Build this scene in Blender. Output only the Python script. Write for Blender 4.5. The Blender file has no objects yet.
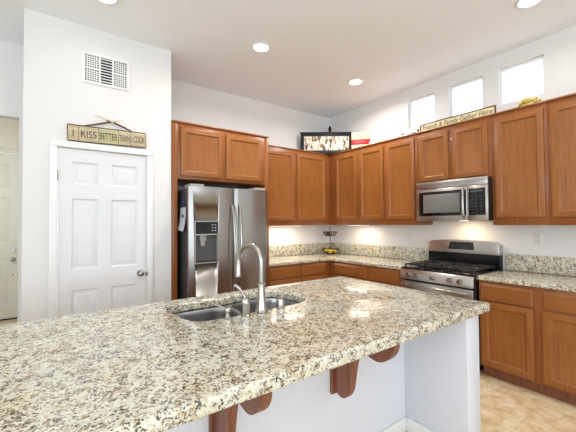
import bpy, bmesh, math, random
from mathutils import Vector, Matrix
random.seed(7)
PI = math.pi
S = bpy.context.scene
COL = S.collection

# ------------------------------------------------------------------ camera, world, lights, exposure
cam_d = bpy.data.cameras.new('camera')
cam = bpy.data.objects.new('camera', cam_d); COL.objects.link(cam)
cam_d.sensor_width = 36.0
cam_d.lens = 327.08 / 576 * 36.0
cam_d.clip_start = 0.05
R_ = Vector((0.80882246, -0.5880054, -0.00747541))
U_ = Vector((-0.00591682, -0.02084898, 0.99976513))
F_ = Vector((0.58802315, 0.80858826, 0.02034225))
m = Matrix.Identity(4)
for i in range(3):
    m[i][0] = R_[i]; m[i][1] = U_[i]; m[i][2] = -F_[i]
m[2][3] = 1.411
cam.matrix_world = m
S.camera = cam

S.view_settings.view_transform = 'Standard'
S.view_settings.look = 'None'
S.view_settings.gamma = 1
S.view_settings.use_curve_mapping = False
S.view_settings.exposure = 0.05

world = bpy.data.worlds.new('world'); S.world = world
world.use_nodes = True
bg = world.node_tree.nodes['Background']
bg.inputs[0].default_value = (0.93, 0.97, 1.0, 1)
bg.inputs[1].default_value = 2.2

def area(name, loc, rot, sx, sy, power, color=(1, 1, 1), shape='RECTANGLE', spread=PI):
    d = bpy.data.lights.new(name, 'AREA')
    d.shape = shape; d.size = sx; d.size_y = sy
    d.energy = power; d.color = color; d.spread = spread
    o = bpy.data.objects.new(name, d); COL.objects.link(o)
    o.location = loc; o.rotation_euler = rot
    return o

# daylight fill added at unseen rear and left windows, tilted up towards the ceiling
area('daylight_fill_rear', (-0.2, -3.45, 1.5), (PI/2+.8, 0, 0), 5.4, 2.2, 84, (0.70, 0.86, 1.0))
area('daylight_fill_left', (-3.9, -0.6, 1.6), (PI/2+.75, 0, -PI/2), 4.0, 2.0, 70, (0.70, 0.86, 1.0))
area('entry_fill', (-1.1, 4.5, 2.2), (1.35, 0, 0), 1.0, 0.6, 9, (1.0, 0.98, 0.95))  # added fill lamp that brightens the entry door and the wall above it
CANS = [(1.689, 2.759), (3.07, 2.772), (3.07, 0.938), (0.332, 2.82), (1.689, 0.938), (0.332, 0.938), (-1.6, -0.9), (1.3, -1.3)]

# ------------------------------------------------------------------ node materials
def srgb(r, g, b):
    f = lambda c: (c/255/12.92) if c/255 <= 0.04045 else ((c/255+0.055)/1.055)**2.4
    return (f(r), f(g), f(b), 1)

def mat(name, color, rough=0.5, metal=0.0, spec=0.5, emit=None, estr=0, coat=0):
    M = bpy.data.materials.new(name); M.use_nodes = True
    p = M.node_tree.nodes['Principled BSDF']
    p.inputs['Base Color'].default_value = color
    p.inputs['Roughness'].default_value = rough
    p.inputs['Metallic'].default_value = metal
    p.inputs['Specular IOR Level'].default_value = spec
    p.inputs['Coat Weight'].default_value = coat
    if emit:
        p.inputs['Emission Color'].default_value = emit
        p.inputs['Emission Strength'].default_value = estr
    return M

def nd(M, t, **kw):
    n = M.node_tree.nodes.new(t)
    for k, v in kw.items():
        if k in n.inputs: n.inputs[k].default_value = v
        else: setattr(n, k, v)
    return n

def lk(M, a, b): M.node_tree.links.new(a, b)

def coords(M, scale=(1, 1, 1), kind='pos'):
    if kind == 'pos':
        g = nd(M, 'ShaderNodeNewGeometry').outputs['Position']
    else:
        g = nd(M, 'ShaderNodeTexCoord').outputs['Object']
    mp = nd(M, 'ShaderNodeMapping'); mp.inputs['Scale'].default_value = scale
    lk(M, g, mp.inputs['Vector'])
    return mp.outputs['Vector']

def ramp(M, src, stops, interp='LINEAR'):
    r = nd(M, 'ShaderNodeValToRGB'); r.color_ramp.interpolation = interp
    e = r.color_ramp.elements
    while len(e) < len(stops): e.new(0.5)
    for i, (p, c) in enumerate(stops):
        e[i].position = p; e[i].color = c if len(c) == 4 else (*c, 1)
    lk(M, src, r.inputs[0])
    return r.outputs[0]

def mix(M, fac, a, b, mode='MIX'):
    n = nd(M, 'ShaderNodeMix', data_type='RGBA', blend_type=mode)
    for s, v in ((n.inputs[0], fac), (n.inputs[6], a), (n.inputs[7], b)):
        if isinstance(v, (int, float, tuple)): s.default_value = v
        else: lk(M, v, s)
    return n.outputs[2]

def noise(M, vec, scale, detail=2, rough=0.5):
    n = nd(M, 'ShaderNodeTexNoise', Scale=scale, Detail=detail, Roughness=rough)
    lk(M, vec, n.inputs['Vector'])
    return n.outputs['Fac']

def bump(M, src, strength, dist=0.01):
    b = nd(M, 'ShaderNodeBump', Strength=strength, Distance=dist)
    lk(M, src, b.inputs['Height'])
    lk(M, b.outputs[0], M.node_tree.nodes['Principled BSDF'].inputs['Normal'])

def base(M, col): lk(M, col, M.node_tree.nodes['Principled BSDF'].inputs['Base Color'])

def wall_mat(name, c, rough=0.75):
    M = mat(name, c, rough, spec=0.3)
    bump(M, noise(M, coords(M), 90, 3), 0.08, 0.003)
    return M

M_wall = wall_mat('wall_paint', srgb(233, 231, 229))
M_ceil = wall_mat('ceiling_paint', srgb(246, 248, 251))
M_entry = wall_mat('entry_wall_paint', srgb(238, 235, 222))
M_trim = mat('trim_paint', srgb(240, 239, 238), 0.42)
M_door = mat('door_paint', srgb(230, 230, 231), 0.4)
M_edoor = mat('entry_door_paint', srgb(230, 228, 217), 0.4)
M_island = mat('island_paint', srgb(222, 224, 232), 0.45)
M_white = mat('white_enamel', srgb(240, 240, 238), 0.35)
M_plate = mat('outlet_plastic', srgb(232, 228, 222), 0.35)

def wood(name, dark, light, rough=0.32, gs=1.0, axis='z'):
    M = mat(name, light, rough, spec=0.4, coat=0.04)
    sc = {'z': (26*gs, 26*gs, 1.6*gs), 'x': (1.6*gs, 26*gs, 26*gs)}[axis]
    v = coords(M, sc, 'obj')
    n1 = noise(M, v, 2.2, 5, 0.6)
    n2 = noise(M, coords(M, (1, 1, 1), 'pos'), 3.0, 2)
    c1 = ramp(M, n1, [(0.3, dark), (0.52, light), (0.75, tuple(min(1, x*1.12) for x in light[:3]) + (1,))])
    c2 = ramp(M, n2, [(0.3, (0.86, 0.84, 0.82)), (0.7, (1, 1, 1))])
    base(M, mix(M, 1.0, c1, c2, 'MULTIPLY'))
    bump(M, n1, 0.05, 0.002)
    return M
M_wood = wood('maple_stain', srgb(138, 82, 38), srgb(154, 96, 46))
M_wood_h = wood('maple_stain_rail', srgb(138, 82, 38), srgb(152, 94, 46), axis='x')
M_wood_lo = wood('maple_stain_carcass', srgb(136, 72, 24), srgb(146, 86, 42))
M_corbel = wood('corbel_stain', srgb(112, 66, 48), srgb(138, 86, 64), 0.4)

def granite():
    M = mat('granite', (1, 1, 1, 1), 0.10, spec=0.5)
    p = coords(M)
    mpw = noise(M, p, 14, 3)
    wv = nd(M, 'ShaderNodeVectorMath', operation='MULTIPLY_ADD')
    nz = nd(M, 'ShaderNodeTexNoise', Scale=40.0, Detail=2.0); lk(M, p, nz.inputs['Vector'])
    lk(M, nz.outputs['Color'], wv.inputs[0]); wv.inputs[1].default_value = (0.02, 0.02, 0.02); lk(M, p, wv.inputs[2])
    q = wv.outputs[0]
    big = ramp(M, noise(M, p, 4.0, 3), [(0.32, srgb(208, 206, 188)), (0.5, srgb(214, 212, 196)), (0.68, srgb(210, 196, 160))])
    c = big
    # pale quartz grains
    v0 = nd(M, 'ShaderNodeTexVoronoi', Scale=110.0, Randomness=1.0); lk(M, q, v0.inputs['Vector'])
    se0 = nd(M, 'ShaderNodeSeparateColor'); lk(M, v0.outputs['Color'], se0.inputs[0])
    c = mix(M, ramp(M, se0.outputs[2], [(0.5, (0, 0, 0)), (0.75, (0.8, 0.8, 0.8))]), c, srgb(226, 222, 208))
    # soft tan blotches
    c = mix(M, ramp(M, noise(M, q, 55, 3, 0.6), [(0.52, (0, 0, 0)), (0.66, (0.75, 0.75, 0.75))]), c, srgb(186, 164, 118))
    def flecks(scale, cl_scale, amount, lo, col, c, chan):
        v = nd(M, 'ShaderNodeTexVoronoi', Scale=scale, Randomness=1.0); lk(M, q, v.inputs['Vector'])
        se = nd(M, 'ShaderNodeSeparateColor'); lk(M, v.outputs['Color'], se.inputs[0])
        a = nd(M, 'ShaderNodeMath', operation='MULTIPLY'); lk(M, se.outputs[chan], a.inputs[0]); a.inputs[1].default_value = 0.4
        b = nd(M, 'ShaderNodeMath', operation='MULTIPLY_ADD'); lk(M, noise(M, p, cl_scale, 3), b.inputs[0]); b.inputs[1].default_value = 0.9; lk(M, a.outputs[0], b.inputs[2])
        f = ramp(M, b.outputs[0], [(lo, (0, 0, 0)), (lo+.03, (amount,)*3)])
        return mix(M, f, c, col)
    c = flecks(150.0, 26, .85, .75, srgb(126, 112, 92), c, 0)
    c = flecks(180.0, 42, .95, .805, srgb(58, 48, 42), c, 1)
    c = flecks(125.0, 9, .6, .85, srgb(128, 96, 58), c, 2)
    base(M, c)
    return M
M_gran = granite()

def floor_mat():
    M = mat('travertine_tile', (1, 1, 1, 1), 0.35)
    p = coords(M)
    c = ramp(M, noise(M, p, 9, 6, 0.7), [(0.36, srgb(204, 176, 132)), (0.5, srgb(228, 204, 164)), (0.64, srgb(240, 226, 200))])
    br = nd(M, 'ShaderNodeTexBrick', Scale=1.0)
    br.offset = 0.5
    br.inputs['Brick Width'].default_value = 0.46; br.inputs['Row Height'].default_value = 0.46
    br.inputs['Mortar Size'].default_value = 0.004; br.inputs['Mortar Smooth'].default_value = 0.3
    br.inputs['Color1'].default_value = (1, 1, 1, 1); br.inputs['Color2'].default_value = (0.93, 0.92, 0.9, 1)
    br.inputs['Mortar'].default_value = (0.9, 0.88, 0.84, 1)
    lk(M, p, br.inputs['Vector'])
    base(M, mix(M, 1.0, c, br.outputs['Color'], 'MULTIPLY'))
    return M
M_floor = floor_mat()

def steel(name, c, rough, axis=(1, 1, 60), st=0.03):
    M = mat(name, c, rough, metal=1.0)
    n = noise(M, coords(M, axis, 'obj'), 14, 2)
    bump(M, n, st, 0.001)
    return M
M_steel = steel('stainless_steel', srgb(170, 167, 164), 0.26, (60, 60, 0.8))
M_steel_h = steel('stainless_steel_brushed_across', srgb(196, 191, 186), 0.28, (0.8, 0.8, 60))
M_nickel = mat('brushed_nickel', srgb(176, 171, 164), 0.22, metal=1)
M_sink = mat('sink_steel', srgb(186, 184, 182), 0.22, metal=1)
M_bowl = mat('bowl_steel', srgb(158, 158, 160), 0.28, metal=1)
M_black = mat('black_gloss', (0.006, 0.006, 0.007, 1), 0.15)
M_blackm = mat('black_matte', (0.012, 0.012, 0.012, 1), 0.5)
M_iron = mat('cast_iron', (0.014, 0.014, 0.014, 1), 0.45)
M_darkgrey = mat('dark_grey_plastic', srgb(88, 86, 84), 0.4)
M_grey = mat('grey_plastic', srgb(160, 158, 154), 0.45)
M_fside = mat('fridge_side', srgb(46, 48, 50), 0.5)
M_dark = mat('dark_void', (0.02, 0.016, 0.013, 1), 0.8)
M_lens = mat('lamp_lens', (1, 1, 1, 1), 0.5, emit=(1.0, 0.97, 0.9, 1), estr=9)
M_bar = mat('bar_diffuser', (1, 1, 1, 1), 0.5, emit=(1.0, 0.9, 0.75, 1), estr=1.5)
M_wire = mat('bronze_wire', srgb(62, 44, 34), 0.4, metal=0.6)
M_lemon = mat('lemon_peel', srgb(236, 196, 60), 0.45)
M_red_fruit = mat('red_onion_skin', srgb(150, 70, 80), 0.4)
M_pale_fruit = mat('garlic_skin', srgb(226, 206, 190), 0.6)
M_cream = mat('cream_board', srgb(238, 222, 176), 0.6)
M_red = mat('red_band', srgb(200, 24, 34), 0.5)
M_ink = mat('dark_ink', srgb(52, 44, 38), 0.7)
M_frame_black = mat('black_frame', srgb(20, 19, 19), 0.5, spec=.3)
M_frame_brown = mat('brown_frame', srgb(74, 48, 34), 0.45)
M_paper = mat('paper', srgb(196, 198, 206), 0.7)
M_paper_blue = mat('blue_print', srgb(52, 56, 78), 0.6)
M_gcer = mat('grey_ceramic', srgb(150, 150, 152), 0.4)
M_green = mat('green_glaze', srgb(120, 160, 110), 0.4)
M_yel = mat('yellow_petal', srgb(238, 208, 96), 0.6)
M_yel2 = mat('pale_yellow_petal', srgb(244, 232, 160), 0.6)
M_disp = mat('display_text', srgb(190, 200, 210), 0.5)
M_glassdoor = mat('oven_glass', (0.03, 0.032, 0.034, 1), 0.08)
M_glass = mat('window_glass', (1, 1, 1, 1), 0.0)
_p = M_glass.node_tree.nodes['Principled BSDF']; _p.inputs['Transmission Weight'].default_value = 1.0; _p.inputs['IOR'].default_value = 1.05

def plank_mat(name, c1, c2):
    M = mat(name, c1, 0.7)
    n = noise(M, coords(M, (4, 40, 40)), 2.0, 4)
    base(M, ramp(M, n, [(0.3, c1), (0.7, c2)]))
    return M
M_plank = plank_mat('weathered_plank', srgb(208, 196, 164), srgb(180, 160, 126))
M_plank2 = plank_mat('greenish_plank', srgb(204, 198, 156), srgb(176, 166, 122))
M_signb = plank_mat('parchment_board', srgb(236, 222, 182), srgb(220, 202, 156))
M_twig = plank_mat('brown_twig', srgb(86, 56, 40), srgb(128, 92, 66))
M_raffia = mat('pale_raffia', srgb(222, 210, 170), 0.8)

def art_mat():
    M = mat('print_art', (1, 1, 1, 1), 0.25)
    v = coords(M, (16, 16, 6), 'obj')
    c = ramp(M, noise(M, v, 1.3, 3, 0.6), [(0.34, srgb(60, 44, 40)), (0.42, srgb(150, 120, 84)), (0.48, srgb(226, 222, 208)), (0.58, srgb(236, 234, 226)), (0.64, srgb(206, 178, 104)), (0.7, srgb(228, 222, 204))])
    base(M, c); return M
M_art = art_mat()
# ------------------------------------------------------------------ mesh helpers
class MB:
    def __init__(s): s.bm = bmesh.new()
    def box(s, x0, x1, y0, y1, z0, z1, bev=0.0, seg=2):
        g = bmesh.ops.create_cube(s.bm, size=1)
        vs = g['verts']
        for v in vs:
            v.co = Vector((x0 if v.co.x < 0 else x1, y0 if v.co.y < 0 else y1, z0 if v.co.z < 0 else z1))
        if bev > 0:
            es = list({e for v in vs for e in v.link_edges})
            bmesh.ops.bevel(s.bm, geom=es, offset=bev, segments=seg, affect='EDGES', profile=0.5)
        return s
    def cyl(s, p0, p1, r0, r1=None, seg=20):
        r1 = r0 if r1 is None else r1
        return s.sweep([p0, p1], [r0, r1], seg)
    def sweep(s, pts, rad, seg=12, cap=True):
        pts = [Vector(p) for p in pts]
        if not isinstance(rad, (list, tuple)): rad = [rad]*len(pts)
        rings = []; prev = None
        for i, p in enumerate(pts):
            t = (pts[min(i+1, len(pts)-1)] - pts[max(i-1, 0)]).normalized()
            if prev is None:
                a = Vector((0, 0, 1)) if abs(t.z) < 0.9 else Vector((1, 0, 0))
                n = t.cross(a).normalized()
            else:
                n = (prev - t*prev.dot(t)).normalized()
            prev = n; b = t.cross(n)
            rings.append([s.bm.verts.new(p + (n*math.cos(2*PI*k/seg) + b*math.sin(2*PI*k/seg))*rad[i]) for k in range(seg)])
        for a, b in zip(rings, rings[1:]):
            for k in range(seg):
                s.bm.faces.new((a[k], a[(k+1) % seg], b[(k+1) % seg], b[k]))
        if cap:
            s.bm.faces.new(rings[0][::-1]); s.bm.faces.new(rings[-1])
        return s
    def lathe(s, prof, c=(0, 0, 0), seg=28):
        """prof: list of (r, z); turned about the vertical axis through c"""
        rings = []
        for r, z in prof:
            if r < 1e-5: rings.append([s.bm.verts.new((c[0], c[1], c[2]+z))])
            else: rings.append([s.bm.verts.new((c[0]+r*math.cos(2*PI*k/seg), c[1]+r*math.sin(2*PI*k/seg), c[2]+z)) for k in range(seg)])
        for a, b in zip(rings, rings[1:]):
            for k in range(seg):
                k2 = (k+1) % seg
                if len(a) == 1 and len(b) == 1: continue
                if len(a) == 1: s.bm.faces.new((a[0], b[k2], b[k]))
                elif len(b) == 1: s.bm.faces.new((a[k], a[k2], b[0]))
                else: s.bm.faces.new((a[k], a[k2], b[k2], b[k]))
        return s
    def prism(s, poly, f0, f1, bev=0):
        """poly: list of 2d points; f0/f1 map a 2d point to the two end faces"""
        a = [s.bm.verts.new(f0(*p)) for p in poly]; b = [s.bm.verts.new(f1(*p)) for p in poly]
        n = len(poly)
        fs = [s.bm.faces.new(a), s.bm.faces.new(b[::-1])]
        for k in range(n): fs.append(s.bm.faces.new((a[k], b[k], b[(k+1) % n], a[(k+1) % n])))
        if bev:
            es = [e for e in set(fs[0].edges) | set(fs[1].edges)]
            bmesh.ops.bevel(s.bm, geom=es, offset=bev, segments=2, affect='EDGES', profile=0.5)
        return s
    def rings(s, loops, close0=True, close1=True):
        """list of equally long closed loops of 3d points, skinned"""
        L = [[s.bm.verts.new(p) for p in lp] for lp in loops]
        n = len(L[0])
        for a, b in zip(L, L[1:]):
            for k in range(n): s.bm.faces.new((a[k], a[(k+1) % n], b[(k+1) % n], b[k]))
        if close0: s.bm.faces.new(L[0][::-1])
        if close1: s.bm.faces.new(L[-1])
        return s
    def ball(s, c, rx, ry=None, rz=None, u=16, v=10, rot=None):
        ry = ry or rx; rz = rz or rx
        mt = Matrix.Translation(c)
        if rot: mt = mt @ rot
        bmesh.ops.create_uvsphere(s.bm, u_segments=u, v_segments=v, radius=1, matrix=mt @ Matrix.Diagonal((rx, ry, rz, 1)))
        return s
    def build(s, name, material, parent=None, angle=35):
        bmesh.ops.recalc_face_normals(s.bm, faces=s.bm.faces[:])
        for f in s.bm.faces: f.smooth = True
        for e in s.bm.edges:
            if len(e.link_faces) == 2:
                if e.calc_face_angle(0) > math.radians(angle): e.smooth = False
            else: e.smooth = False
        me = bpy.data.meshes.new(name); s.bm.to_mesh(me); s.bm.free()
        me.materials.append(material)
        o = bpy.data.objects.new(name, me); COL.objects.link(o)
        if parent: o.parent = parent
        return o

def tag(o, label=None, cat=None, group=None, kind=None):
    if label: o['label'] = label
    if cat: o['category'] = cat
    if group: o['group'] = group
    if kind: o['kind'] = kind
    return o
def empty(name, loc=(0, 0, 0), rz=0, label=None, cat=None, group=None, kind=None):
    o = bpy.data.objects.new(name, None); COL.objects.link(o)
    o.location = loc; o.rotation_euler = (0, 0, rz)
    return tag(o, label, cat, group, kind)
def copy_tree(o, parent=None):
    c = o.copy(); COL.objects.link(c)
    if parent: c.parent = parent
    for ch in list(o.children): copy_tree(ch, c)
    return c
def sub(o, name, suffix_material=None): return o

def text_mesh(name, txt, size, material, parent, loc, rot, ext=0.001, sx=1.0, align='LEFT', shear=0):
    cu = bpy.data.curves.new('lettering', 'FONT'); cu.body = txt; cu.size = size; cu.extrude = ext; cu.align_x = align; cu.shear = shear
    t = bpy.data.objects.new('t', cu); COL.objects.link(t)
    bpy.context.view_layer.update()
    me = bpy.data.meshes.new_from_object(t.evaluated_get(bpy.context.evaluated_depsgraph_get()))
    bpy.data.objects.remove(t)
    me.materials.clear(); me.materials.append(material)
    o = bpy.data.objects.new(name, me); COL.objects.link(o)
    o.parent = parent; o.location = loc; o.rotation_euler = rot; o.scale = (sx, 1, 1)
    return o

def slab_mesh(name, loops, z0, z1, bev, material, parent=None):
    """flat slab with holes: first loop is the outline, the others are holes"""
    cu = bpy.data.curves.new('slab', 'CURVE'); cu.dimensions = '2D'; cu.fill_mode = 'BOTH'
    for lp in loops:
        sp = cu.splines.new('POLY'); sp.points.add(len(lp)-1); sp.use_cyclic_u = True
        for i, p in enumerate(lp): sp.points[i].co = (p[0], p[1], 0, 1)
    cu.extrude = (z1-z0)/2 - bev; cu.bevel_depth = bev; cu.bevel_resolution = 3; cu.offset = -bev
    t = bpy.data.objects.new('t', cu); COL.objects.link(t)
    t.location = (0, 0, 0)
    bpy.context.view_layer.update()
    me = bpy.data.meshes.new_from_object(t.evaluated_get(bpy.context.evaluated_depsgraph_get()))
    bpy.data.objects.remove(t)
    for v in me.vertices: v.co.z += (z0+z1)/2
    bm = bmesh.new(); bm.from_mesh(me)
    bmesh.ops.remove_doubles(bm, verts=bm.verts[:], dist=1e-5)
    w = MB(); w.bm.free(); w.bm = bm
    return w.build(name, material, parent, 50)

def rrect(x0, x1, y0, y1, r, n=6):
    pts = []
    if not isinstance(r, (list, tuple)): r = [r]*4
    for (cx, cy, a, rr) in ((x1-r[0], y1-r[0], 0, r[0]), (x0+r[1], y1-r[1], 90, r[1]), (x0+r[2], y0+r[2], 180, r[2]), (x1-r[3], y0+r[3], 270, r[3])):
        for k in range(n+1):
            t = math.radians(a + 90*k/n); pts.append((cx+rr*math.cos(t), cy+rr*math.sin(t)))
    return pts

# ------------------------------------------------------------------ the room
XB, YA, H = 3.808, 4.01, 3.163
YREAR, XL = -3.6, -4.0
def struct(name, mb, material, parent=None, angle=35):
    o = mb.build(name, material, parent, angle)
    if not parent: o['kind'] = 'structure'
    return o
struct('floor', MB().box(XL-.2, XB+.2, YREAR-.2, 6.6, -.12, 0), M_floor)
struct('ceiling', MB().box(XL-.2, XB+.2, YREAR-.2, 6.6, H, H+.12), M_ceil)
# wall behind the fridge
struct('wall_back', MB().box(.9, XB+.2, YA, YA+.13, 0, H), M_wall)
# right wall with three high windows
WIN = [(2.165, 2.529), (1.612, 1.983), (1.060, 1.449)]
ZW0, ZW1 = 2.625, 3.01
mb = MB()
mb.box(XB, XB+.12, YREAR-.2, YA+.13, 0, ZW0).box(XB, XB+.12, YREAR-.2, YA+.13, ZW1, H)
ys = [YA+.13, 2.529, 2.165, 1.983, 1.612, 1.449, 1.06, YREAR-.2]
for i in range(0, 8, 2): mb.box(XB, XB+.12, ys[i+1], ys[i], ZW0, ZW1)
struct('wall_right', mb, M_wall)
for i, (a, b) in enumerate(WIN):
    w = empty('window_%d' % (i+1), (XB+.06, (a+b)/2, ZW0), kind='structure')
    hw = (b-a)/2; hh = ZW1-ZW0; f = MB(); t = .018
    f.box(-.02, .03, -hw+.001, -hw+t, .001, hh-.001).box(-.02, .03, hw-t, hw-.001, .001, hh-.001)
    f.box(-.02, .03, -hw+t, hw-t, .001, t).box(-.02, .03, -hw+t, hw-t, hh-t, hh-.001)
    f.build('window_frame', M_white, w)
    MB().box(0, .006, -hw+t, hw-t, t, hh-t).build('pane', M_glass, w)
# pantry walls
PX0, PX1, PY = -.181, .987, 3.36
DX0, DX1, DZ = .045, .755, 2.07          # door opening
mb = MB()
mb.box(PX0, DX0, PY, PY+.12, 0, H).box(DX1, PX1, PY, PY+.12, 0, H).box(DX0, DX1, PY, PY+.12, DZ, H)
mb.box(PX1-.12, PX1, PY+.12, YA+.13, 0, H).box(PX0, PX0+.12, PY+.12, 4.175, 0, H)
struct('wall_pantry', mb, M_wall)
# hall wall with the opening to the entry
mb = MB().box(-.248, PX0, 4.075, 4.195, 0, H).box(-1.9, -.248, 4.075, 4.195, 2.448, H).box(XL, -1.9, 4.075, 4.195, 0, H)
struct('wall_hall', mb, M_wall)
struct('wall_entry_right', MB().box(-.248, -.15, 4.195, 6.4, 0, H), M_entry)
struct('wall_entry_left', MB().box(-2.0, -1.9, 4.195, 6.4, 0, H), M_entry)
struct('wall_entry', MB().box(-2.0, -1.37, 6.4, 6.55, 0, H).box(-.375, -.15, 6.4, 6.55, 0, H).box(-1.37, -.375, 6.4, 6.55, 2.49, H), M_entry)
# unseen rear and left sides, with their window openings
mb = MB()
mb.box(XL-.15, XB+.2, YREAR-.15, YREAR, 2.55, H).box(XL-.15, -2.9, YREAR-.15, YREAR, 0, 2.55).box(2.5, XB+.2, YREAR-.15, YREAR, 0, 2.55)
mb.box(-2.9, 2.5, YREAR-.15, YREAR, 0, .35)
struct('wall_rear', mb, M_wall)
mb = MB().box(XL-.15, XL, YREAR, 4.2, 2.5, H).box(XL-.15, XL, YREAR, -2.6, 0, 2.5).box(XL-.15, XL, 1.4, 4.2, 0, 2.5).box(XL-.15, XL, -2.6, 1.4, 0, .7)
struct('wall_left', mb, M_wall)
# baseboards
struct('baseboard_pantry', MB().box(PX0, DX0-.058, PY-.014, PY, 0, .1, .003).box(DX1+.058, PX1, PY-.014, PY, 0, .1, .003), M_trim)
struct('baseboard_entry', MB().box(-.262, -.248, 4.2, 6.39, 0, .1, .003), M_trim)
struct('baseboard_island', MB().box(-1.0, 1.957, 1.347, 1.361, 0, .088, .003).box(1.955, 1.969, .945, 1.347, 0, .088, .003), M_trim)

# ---- six-panel doors
def panel_front(mb, x0, x1, z0, z1, y, holes, d=.010):
    """raised mouldings around each panel of a door whose front lies in the plane y (facing -y)"""
    for (a, b, c, e) in holes:
        loops = []
        for ins, dep in ((0, .0), (.006, -.004), (.014, -.001), (.022, .001), (.034, .0005), (.05, -.003)):
            loops.append([(a+ins, y+dep, c+ins), (b-ins, y+dep, c+ins), (b-ins, y+dep, e-ins), (a+ins, y+dep, e-ins)])
        mb.rings(loops, False, True)

def door_slab(w, h, cols, rows, material, parent, name='door_panel', t=.035, mould=.028, dep=.014):
    """door leaf with real recessed, raised-field panels, front facing -y at y=0"""
    mb = MB()
    xs = [0] + [v for c in cols for v in c] + [w]
    zs = [0] + [v for r in rows for v in r] + [h]
    def P(x, z): return (x, 0, z)
    bm = mb.bm
    grid = [[bm.verts.new((x, 0, z)) for z in zs] for x in xs]
    for i in range(len(xs)-1):
        for j in range(len(zs)-1):
            if i % 2 == 1 and j % 2 == 1:
                q = [(xs[i], zs[j]), (xs[i+1], zs[j]), (xs[i+1], zs[j+1]), (xs[i], zs[j+1])]
                prev = [grid[i][j], grid[i+1][j], grid[i+1][j+1], grid[i][j+1]]
                for ins, dp in ((.004, .002), (.012, dep), (.02, dep), (.02+mould, .003), (.024+mould, .003)):
                    cur = [bm.verts.new((q[0][0]+ins, dp, q[0][1]+ins)), bm.verts.new((q[1][0]-ins, dp, q[1][1]+ins)),
                           bm.verts.new((q[2][0]-ins, dp, q[2][1]-ins)), bm.verts.new((q[3][0]+ins, dp, q[3][1]-ins))]
                    for k in range(4): bm.faces.new((prev[k], prev[(k+1) % 4], cur[(k+1) % 4], cur[k]))
                    prev = cur
                bm.faces.new(prev)
            else:
                bm.faces.new((grid[i][j], grid[i+1][j], grid[i+1][j+1], grid[i][j+1]))
    # back and edges
    b = [bm.verts.new((x, t, z)) for x, z in ((0, 0), (w, 0), (w, h), (0, h))]
    bm.faces.new(b[::-1])
    nx, nz = len(xs), len(zs)
    bot = [grid[i][0] for i in range(nx)]; top = [grid[i][-1] for i in range(nx)]
    lef = [grid[0][j] for j in range(nz)]; rig = [grid[-1][j] for j in range(nz)]
    bm.faces.new(bot[::-1] + [b[0], b[1]]); bm.faces.new(top + [b[2], b[3]])
    bm.faces.new(lef + [b[3], b[0]]); bm.faces.new(rig[::-1] + [b[1], b[2]])
    return mb.build(name, material, parent)

def casing(x0, x1, h, w, material, parent, d=.016):
    mb = MB()
    for a, b in ((x0-w, x0), (x1, x1+w)): mb.box(a, b, -d, -.001, 0, h, .005)
    mb.box(x0-w, x1+w, -d, -.001, h, h+w, .005)
    return mb.build('casing', material, parent)

d1 = empty('door_1', (0, PY, 0), kind='structure')
DW = DX1-DX0-.012
slab = door_slab(DW, 2.05, ((.096, .300), (.398, .620)), ((.22, .835), (1.01, 1.625), (1.745, 1.945)), M_door, d1, 'door_panel')
slab.location = (DX0+.006, .006, .01)
casing(DX0, DX1, DZ, .055, M_trim, d1)
MB().box(DX0+.0005, DX0+.004, -.001, .1, .001, DZ-.001).box(DX1-.004, DX1-.0005, -.001, .1, .001, DZ-.001).build('jamb', M_trim, d1)
kn = MB()
kn.cyl((0, 0, 0), (0, -.008, 0), .030, .028, 24).cyl((0, -.008, 0), (0, -.03, 0), .011, .012, 16)
kn.ball((0, -.047, 0), .027, .021, .027)
k = kn.build('door_knob', M_nickel, d1); k.location = (.697, .005, .94)
MB().box(DX1-.008, DX1+.006, -.018, .004, .915, .965, .001).build('strike_plate', M_nickel, d1)
for z in (.25, 1.78):
    MB().cyl((DX0+.001, -.008, z), (DX0+.001, -.008, z+.09), .006, seg=10).build('hinge', M_nickel, d1)
d2 = empty('door_2', (0, 6.4, 0), kind='structure')
s2 = door_slab(.985, 2.46, ((.12, .42), (.56, .865)), ((.22, .9), (1.12, 1.80), (1.92, 2.30)), M_edoor, d2)
s2.location = (-1.365, .008, .02)
MB().box(-1.44, -1.372, -.02, -.001, 0, 2.49, .004).box(-.374, -.30, -.02, -.001, 0, 2.49, .004).box(-1.44, -.30, -.02, -.001, 2.492, 2.56, .004).build('casing', M_edoor, d2)
MB().box(-1.37, -.375, -.01, .05, .0005, .018).build('threshold', M_blackm, d2)
MB().cyl((-.445, .008, 1.03), (-.445, -.012, 1.03), .032, .03, 20).cyl((-.445, -.012, 1.03), (-.445, -.03, 1.03), .012, .012, 12).build('deadbolt', M_nickel, d2)
MB().cyl((-.445, .008, .89), (-.445, -.008, .89), .032, .03, 20).cyl((-.445, -.008, .89), (-.445, -.04, .89), .012, .012, 12).ball((-.445, -.055, .89), .03, .022, .03).build('door_knob', M_nickel, d2)
MB().cyl((-.447, .008, .66), (-.447, -.006, .66), .011, .01, 14).build('viewer_button', M_nickel, d2)

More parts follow.
